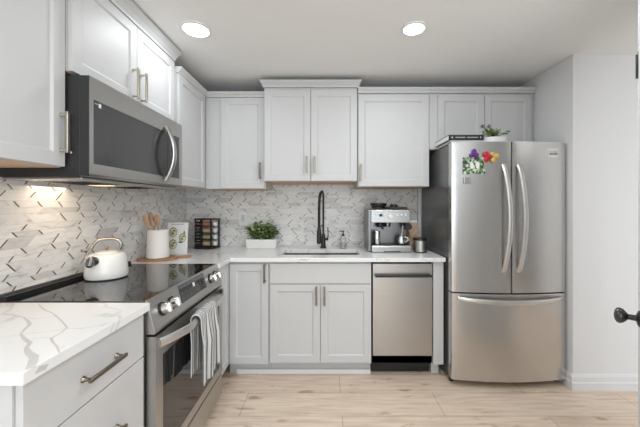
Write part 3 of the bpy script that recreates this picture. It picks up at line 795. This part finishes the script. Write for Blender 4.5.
# ------------------------------------------------------------------ kettle
t = thing('kettle', 'rounded white stovetop kettle with chrome handle on the black glass cooktop', 'kettle', (-1.200, 1.663, .9175), 0)
prof = [(.086, .0), (.097, .006), (.101, .020), (.099, .045), (.094, .085), (.088, .118), (.082, .129), (.070, .133), (.054, .1345)]
MB().lathe(prof, n=40).build('body', 'white', t, smooth=True)
MB().lathe([(.053, .1350), (.051, .139), (.030, .144), (.010, .146)], n=32).build('lid', 'white', t, smooth=True)
MB().lathe([(.006, .1465), (.005, .152), (.010, .156), (.011, .162), (.007, .166)], n=16).build('lid_knob', 'wood', t, smooth=True)
dv = Vector((.02, -1, 0)).normalized()
P = lambda r, z: (dv.x*r, dv.y*r, z)
mb = MB(); mb.tube([P(.070, .095), P(.098, .108), P(.116, .118)], [.026, .020, .016], 14); mb.build('spout', 'steel_dark', t, smooth=True)
mb = MB(); mb.tube([P(.113, .128), P(.119, .114), P(.124, .088), P(.122, .080)], [.010, .018, .019, .012], 14); mb.build('spout_cap', 'steel_dark', t, smooth=True)
mb = MB(); hd = Vector((.93, .36, 0))
hp = [(-.064, -.066, .108), (-.062, -.056, .136), (-.056, -.040, .165), (-.050, -.024, .188), (-.036, -.012, .204), (-.010, 0, .209), (.030, .012, .208), (.052, .020, .200), (.062, .024, .182), (.060, .024, .160), (.050, .020, .142)]
mb.tube(hp, [.008, .009, .009, .0085, .008, .0075, .0075, .008, .009, .008, .006], 12)
mb.tube([(-.058, -.058, .142), (-.074, -.062, .150), (-.090, -.058, .148), (-.097, -.052, .156)], [.005, .005, .0045, .004], 8)
mb.build('handle', 'chrome', t, smooth=True)

# ------------------------------------------------------------------ board, crock, utensils, cookbook, spice rack
t = thing('serving_board', 'oval brown wooden serving board with a handle on the corner counter', 'board', (-1.208, 2.222, CT), .52)
mb = MB(); poly = []
for k in range(40):
    a = 2*PI*k/40; poly.append((.150*math.cos(a), .092*math.sin(a)))
# blend a grip into the +x end
pl = []
for x, y in poly:
    if x > .10: y = max(-.024, min(.024, y)); x = x+.048*((x-.10)/.045)
    pl.append((x, y))
mb.prism(pl, .0006, .016, 'z'); mb.build('board', 'wood', t, bevel=.003)
t = thing('utensil_crock', 'tall off-white ceramic crock full of wooden spoons on the serving board', 'crock', (-1.222, 2.205, CT+.0165))
MB().lathe([(.064, 0), (.073, .004), (.074, .02), (.067, .195), (.064, .202), (.061, .200), (.060, .03), (.01, .025)], n=36).build('crock', 'ceramic', t, smooth=True)
spoons = [((.04, -.03), (-.078, -.03, .285), 'wooden spatula leaning furthest out of the ceramic crock', 'wooden spatula', .020),
          ((-.01, .04), (-.072, .035, .305), 'long wooden spoon standing behind the spatula in the crock', 'wooden spoon', .022),
          ((.0, .0), (-.050, .0, .272), 'slim wooden turner in the middle of the crock', 'turner', .014),
          ((.03, .02), (-.020, .02, .290), 'broad wooden spoon leaning over the front of the crock', 'wooden spoon', .027)]
for (bx, by), tip, lab, cat, wd in spoons:
    o = thing('wooden_spoon' if 'spoon' in cat else ('wooden_spatula' if 'spat' in cat else 'wooden_turner'), lab, cat, (-1.222, 2.205, CT+.0165))
    b_ = Vector((bx*.5, by*.5, .032)); tp = Vector(tip); n_ = 10; mb = MB()
    pts = [b_.lerp(tp, k/n_) for k in range(n_+1)]
    mb.tube(pts[:9], [.0055]*9, 8); mb.build('shaft', 'wood_spoon', o, smooth=True)
    m2 = MB(); pp = [pts[8].lerp(tp + (tp-b_)*.08, k/8) for k in range(9)]
    rr = [wd*max(.25, math.sin(PI*(.12+.80*k/8))**.7) for k in range(9)]
    m2.tube(pp, rr, 12, flat=.28, up=(1, 0, 0)); m2.build('bowl', 'wood_spoon', o, smooth=True)
t = thing('cookbook', 'white cookbook with green food bowls on its cover, leaning behind the crock', 'book', (-1.212, 2.455, CT+.001), .10)
lean = RX(-.10)
MB().box(-.076, .080, 0, .016, 0, .254, 0, lean).build('book_cover', 'paper', t, bevel=.001)
mb = MB()
def disc(cx, cz, r, mi, lay=0, sx=1, sy=1):
    mb.lathe([(r, 0), (r, .0006)], lean @ Vector((cx, -.0002-.0007*lay, cz)), 24, mi, lean @ RX(PI/2), sx, sy)
for cx, cz, r in ((-.032, .175, .034), (.042, .130, .030), (-.030, .078, .034)):
    disc(cx, cz, r, 0, 0, .9, 1.2); disc(cx+.002, cz-.002, r*.82, 1, 1, .9, 1.2); disc(cx-.004, cz-.010, r*.38, 0, 2); disc(cx+.008, cz+.012, r*.25, 2, 2, 1.6, .6); disc(cx-.012, cz+.004, r*.2, 3, 2)
disc(.030, .095, .012, 2, 0, 1.6, .5); disc(.055, .168, .012, 0, 0, .6, 1.5)
mb.build('cover_bowls', ['bowl', 'bowlcream', 'inkdark', 'leaf_pale'], t)
mb = MB(); x = -.05
for k in range(11): mb.box(x, x+.007, -.0010, -.0002, .236, .242, 0, lean); x += .0092
mb.build('cover_lettering', 'grey', t)

t = thing('spice_rack', 'black countertop spice rack holding small jars near the corner', 'spice rack', (-1.098, 2.790, CT), -.12)
MB().prism([(-.105, -.02), (-.085, -.075), (.085, -.075), (.108, -.05), (.105, .06), (-.10, .06)], .004, .018, 'z').build('base_plate', 'black', t, bevel=.003)
MB().prism([(-.105, -.02), (-.085, -.075), (.085, -.075), (.108, -.05), (.105, .06), (-.10, .06)], .262, .274, 'z').build('top_plate', 'black', t, bevel=.003)
MB().lathe([(.06, 0.0008), (.06, .0036)], n=24).build('turntable', 'charcoal', t)
mb = MB()
for x, y in ((-.094, -.030), (.073, -.066), (.096, .04), (-.09, .05), (-.0115, -.0705)): mb.box(x-.006, x+.006, y-.004, y+.004, .0182, .2618)
for k in range(4): mb.box(-.09, .095, -.066, .05, .0215+k*.0585, .0240+k*.0585)
mb.build('frame', 'black', t)
cols = ['spice_red', 'spice_tan', 'spice_green', 'spice_tan']
rack_rz = RZ(-.12)
def jar(label, col, z, short):
    p = TR(-1.098, 2.790, CT) @ rack_rz
    o = thing('spice_jar', label, 'jar', p @ Vector((0, 0, z)), -.12, 'jars in the black spice rack')
    cyl = RY(PI/2)
    if not short:
        MB().lathe([(.020, 0), (.022, .003), (.022, .075)], (-.012, -.038, .0), 18, rot=cyl).build('jar_body', col, o, smooth=True)
        MB().lathe([(.0222, 0), (.0222, .060)], (.000, -.038, .0), 18, rot=cyl).build('jar_label', col, o, smooth=True)
        MB().lathe([(.019, 0), (.0215, .003), (.0215, .030), (.0185, .034), (.0185, .050), (.022, .054), (.022, .074)], (-.0865, -.038, .0), 18, rot=cyl).build('cap', 'silver_cap', o, smooth=True)
    else:
        MB().lathe([(.020, 0), (.022, .003), (.022, .018), (.018, .022)], (.081, -.024, .0), 18, rot=cyl).build('jar_body', 'label_white', o, smooth=True)
names = ['topmost', 'second-highest', 'third-highest', 'lowest']
for k in range(4):
    z = .0485+(3-k)*.0585
    jar(f'{names[k]} black-capped spice jar lying in the spice rack, {["reddish", "tan", "greenish", "pale tan"][k]} contents', cols[k], z, False)
    jar(f'{names[k]} white-labelled spice jar on the outlet side of the spice rack', 'label_white', z, True)

# ---- wall outlet
t = thing('wall_outlet', 'white wall outlet plate on the backsplash above the planter', 'outlet', (-.808, YB-.0078, 1.18))
MB().box(-.038, .038, -.006, 0, -.066, .066).build('cover_plate', 'outlet', t, bevel=.002)
mb = MB(); mb.box(-.017, .017, -.0085, -.0062, -.033, .033); mb.build('socket', 'toe', t, bevel=.001)

# ------------------------------------------------------------------ faucet and soap
t = thing('faucet', 'tall matte black spring-neck kitchen faucet behind the sink', 'faucet', (-.034, 2.820, CT))
MB().lathe([(.030, 0.0006), (.030, .008), (.022, .012), (.020, .10), (.017, .105), (.016, .13)], n=24).build('base', 'black', t, smooth=True)
mb = MB()
mb.tube([(0, 0, .13), (0, 0, .46), (0, -.006, .495), (-.008, -.035, .522), (-.016, -.075, .520), (-.024, -.105, .490)], .0085, 12)
mb.build('riser_pipe', 'black', t, smooth=True)
mb = MB(); cen = []
cl = [Vector(p) for p in [(-.024, -.105, .500), (-.030, -.120, .465), (-.034, -.128, .42), (-.036, -.130, .36), (-.036, -.130, .20)]]
mb.tube(cl, .011, 12)
# coil ridges
for i in range(len(cl)-1):
    seg = cl[i+1]-cl[i]; m_ = max(2, int(seg.length/.008))
    for k in range(m_):
        p = cl[i]+seg*(k/m_); d = seg.normalized(); q = d.to_track_quat('Z', 'Y').to_matrix().to_4x4()
        mb.lathe([(.0115, -.0018), (.0145, 0), (.0115, .0018)], p, 12, 0, q)
mb.build('spring_hose', 'black', t, smooth=True)
MB().lathe([(.013, 0), (.020, .01), (.020, .10), (.015, .135), (.012, .15)], (-.036, -.130, .052), 18).build('spray_head', 'black', t, smooth=True)
mb = MB(); mb.tube([(0, 0, .20), (-.018, -.065, .205), (-.034, -.112, .205)], .0055, 8); mb.build('dock_arm', 'black', t, smooth=True)
mb = MB(); mb.tube([(.016, 0, .080), (.045, -.004, .080)], .012, 12); mb.tube([(.040, -.004, .085), (.044, -.006, .12), (.042, -.006, .19)], [.006, .005, .0045], 10)
mb.build('lever', 'black', t, smooth=True)
t = thing('soap_dispenser', 'clear glass soap dispenser with black pump beside the faucet', 'soap dispenser', (.148, 2.805, CT))
MB().lathe([(.026, 0.0006), (.031, .004), (.031, .085), (.026, .098), (.012, .106), (.012, .112)], n=26).build('bottle', 'glass', t, smooth=True)
MB().lathe([(.024, .004), (.0285, .008), (.0285, .050), (.0, .050)], n=22).build('soap', 'soap', t, smooth=True)
mb = MB(); mb.lathe([(.014, .1125), (.014, .125), (.006, .128), (.005, .155)], n=14); mb.tube([(0, 0, .153), (-.010, -.004, .158), (-.036, -.012, .154)], .0045, 8); mb.lathe([(.011, .150), (.011, .158)], n=12)
mb.build('pump', 'black', t, smooth=True)

# ------------------------------------------------------------------ espresso machine
t = thing('espresso_machine', 'stainless espresso machine with a black bean hopper on the counter', 'coffee machine', (.535, 2.560, CT), 0); t.scale = (1.04, 1, 1.10)
hw = .158
mb = MB(); mb.box(-hw, hw, .150, .300, .004, .330)                # rear tower
mb.prism([(.0, .225), (.150, .225), (.150, .330), (.03, .330), (.012, .322)], -hw, hw, 'x')   # overhanging head
mb.build('body', 'machine', t, bevel=.003)
mb = MB(); mb.box(-hw-.022, -hw-.0005, .010, .300, .004, .325); mb.build('side_panel', 'steel_dark', t, bevel=.003)
MB().box(-hw+.004, hw-.004, .1435, .1495, .060, .220).build('splash_plate', 'steel_dark', t)
mb = MB(); mb.prism([(-.020, .004), (-.020, .040), (-.012, .052), (.142, .052), (.142, .004)], -hw+.002, hw+.004, 'x'); mb.build('drip_tray', 'machine', t, bevel=.003)
mb = MB(); mb.box(-hw+.016, hw-.010, -.006, .138, .0525, .056)
mb.box(-.06, .075, -.0215, -.0203, .001, .010); mb.build('drip_grid', 'black', t)
for x in (-.115, -.055, .055, .088, .120): MB().lathe([(.009, 0), (.009, .004), (.006, .006)], (x, .0055, .285), 14, 0, RX(PI/2-.14)).build('button', 'paper', t, smooth=True)
mb = MB(); mb.lathe([(.017, 0), (.017, .004), (.014, .006)], (.0, .0040, .272), 22, 0, RX(PI/2-.14))
mb.build('gauge', 'paper', t, smooth=True)
mb = MB(); mb.lathe([(.012, 0), (.011, .012)], (-.080, .0052, .282), 14, 0, RX(PI/2-.14)); mb.build('dial', 'black', t, smooth=True)
mb = MB(); mb.lathe([(.055, .331), (.056, .345), (.064, .352), (.070, .362), (.070, .374), (.05, .378)], (-.078, .13, 0), 28); mb.build('bean_hopper', 'blackgloss', t, smooth=True)
mb = MB(); mb.box(.0, .150, .06, .28, .3305, .345); mb.lathe([(.032, .3455), (.034, .352), (.030, .362), (.022, .366)], (.052, .13, 0), 22); mb.build('cup_tray', 'charcoal', t, bevel=.002)
mb = MB(); mb.lathe([(.020, .2245), (.030, .220), (.034, .205), (.034, .190), (.02, .186)][::-1], (-.070, .072, 0), 22); mb.tube([(-.070, .040, .196), (-.072, -.02, .190), (-.074, -.050, .186)], [.009, .012, .011], 10)
mb.build('portafilter', 'black', t, smooth=True)
mb = MB(); mb.lathe([(.024, .2245), (.026, .200), (.024, .19)][::-1], (-.010, .085, 0), 18); mb.build('group_head', 'steel_dark', t, smooth=True)
mb = MB(); mb.tube([(.110, .07, .2245), (.112, .062, .20), (.100, .05, .12), (.092, .04, .085)], .0045, 8); mb.tube([(.112, .062, .205), (.118, .02, .20), (.12, .012, .195)], .010, 10); mb.build('steam_wand', 'steel_bright', t, smooth=True)
mb = MB(); mb.box(.120, hw+.002, .004, .07, .170, .218); mb.lathe([(.022, 0), (.020, .014)], (.155, .02, .192), 16, 0, RX(PI/2)); mb.build('steam_knob', 'black', t, smooth=True)
mj = thing('milk_jug', 'small steel milk jug standing on the drip tray under the steam wand', 'jug', (.535+.099, 2.560+.045, CT+.0625))
MB().lathe([(.034, 0), (.036, .004), (.034, .03), (.028, .058), (.030, .070), (.028, .070), (.026, .06), (.01, .01)], n=24).build('jug_body', 'steel_bright', mj, smooth=True)
mb = MB(); mb.tube([(.028, -.012, .060), (.048, -.022, .058), (.052, -.024, .035), (.034, -.014, .018)], .0045, 8); mb.build('handle', 'white', mj, smooth=True)
gc = thing('dosing_canister', 'tall steel canister under the portafilter of the espresso machine', 'canister', (.535-.110, 2.560+.030, CT+.0625))
MB().lathe([(.026, 0), (.027, .003), (.027, .110), (.025, .114)], n=24).build('canister_body', 'steel_bright', gc, smooth=True)

# ---- paper bag and canister
t = thing('coffee_bag', 'crumpled brown paper coffee bag standing behind the steel canister', 'bag', (.768, 2.735, CT), .1)
mb = MB(); rnd = random.Random(8); nx, nz = 14, 16; vs = []
def bagpt(a, z):
    tp = 1 - .55*max(0, (z-.15)/.1)
    x = .045*math.copysign(abs(math.cos(a))**.5, math.cos(a)); y = .040*tp*math.copysign(abs(math.sin(a))**.5, math.sin(a))
    r = 1+.10*math.sin(a*3+z*55)+.07*math.sin(a*7-z*95)+.05*rnd.uniform(-1, 1)
    return (x*r, y*r, z)
na = 28
for i in range(nz):
    z = .001+.235*i/(nz-1)
    vs += [bagpt(2*PI*j/na, z) for j in range(na)]
mb.add(vs, [(i*na+j, i*na+(j+1) % na, (i+1)*na+(j+1) % na, (i+1)*na+j) for i in range(nz-1) for j in range(na)]+[tuple(range(na)), tuple(range((nz-1)*na, nz*na))])
mb.build('paper_bag', 'kraft', t)
MB().box(-.036, .036, -.018, .018, .2365, .258).build('folded_top', 'ceramic', t, bevel=.004)
t = thing('canister', 'short stainless canister with black lid beside the refrigerator', 'canister', (.785, 2.570, CT)); t.scale = (1.1, 1.1, 1.08)
MB().lathe([(.046, .0055), (.050, .008), (.050, .092), (.048, .094)], n=32).build('canister_body', 'steel', t, smooth=True)
MB().lathe([(.048, .0006), (.051, .002), (.051, .005)], n=32).build('base_ring', 'black', t, smooth=True)
MB().lathe([(.052, .0945), (.052, .108), (.049, .112), (.03, .113)], n=32).build('lid', 'black', t, smooth=True)

# ------------------------------------------------------------------ ceiling lights
def downlight(x, y, label, r=.088, pw=3.8):
    o = thing('recessed_light', label, 'ceiling light', (x, y, ZC), 0, 'recessed ceiling lights')
    n = 40; mb = MB()
    mb.lathe([(r*.80, -.0006), (r*.82, -.010), (r*.97, -.008), (r, -.0006)], n=n); mb.build('trim_ring', 'lightring', o, smooth=True)
    MB().lathe([(r*.78, -.0008), (r*.78, -.0075)], n=n).build('lens', 'bulb', o)
    area('recessed_lamp', (x, y, ZC-.013), (0, 0, 0), r*1.5, r*1.5, pw, (.91, .96, 1), 'DISK')
downlight(-.796, 1.853, 'round recessed ceiling light nearest the microwave cabinets', .092, 3)
downlight(.525, 1.842, 'round recessed ceiling light closer to the refrigerator', .075)
for x, y in ((-.4, -1.6), (1.2, -1.6), (2.5, -1.6), (-.4, .15), (.70, 1.18), (2.5, .15)): downlight(x, y, 'added round recessed ceiling light out of view, brightening the room', .085, 8)  # unseen lamps added to brighten the room and the refrigerator alcove

# ------------------------------------------------------------------ door and jamb in the foreground
sbox('wall_doorway', (1.435, 1.80, 1.3165, 1.400, 0, ZC), 'wall')
mb = MB(); mb.box(1.314, 1.47, 1.284, 1.2885, 0, ZC); mb.box(1.352, 1.47, 1.2885, 1.316, 0, ZC); mb.box(1.47, 1.80, 1.3115, 1.316, 0, .11)
struct(mb.build('trim_1', 'trim'))
d = bpy.data.objects.new('door_1', None); C.objects.link(d); struct(d)
d.location = (1.308, 1.281, 0); d.rotation_euler = (0, 0, math.radians(225.0))   # local +x runs from the hinge to the latch edge
mb = MB(); mb.box(.006, .615, .0, .035, .008, 2.03); mb.build('door_leaf', 'trim', d, bevel=.002)
mb = MB(); mb.box(-.001, .034, -.0025, -.0003, 1.845, 1.945); mb.tube([(-.001, -.004, 1.845), (-.001, -.004, 1.945)], .005, 10); mb.build('hinge', 'black', d, smooth=True)
kb = MB(); K = TR(.555, -.0005, .980) @ RX(PI/2) @ Matrix.Scale(.88, 4)
kb.lathe([(.026, 0), (.027, .004), (.024, .008), (.010, .012), (.009, .030), (.014, .034), (.023, .042), (.0265, .050), (.025, .058), (.016, .064), (.005, .066)], n=26, rot=K)
kb.build('door_knob', 'blackgloss', d, smooth=True)
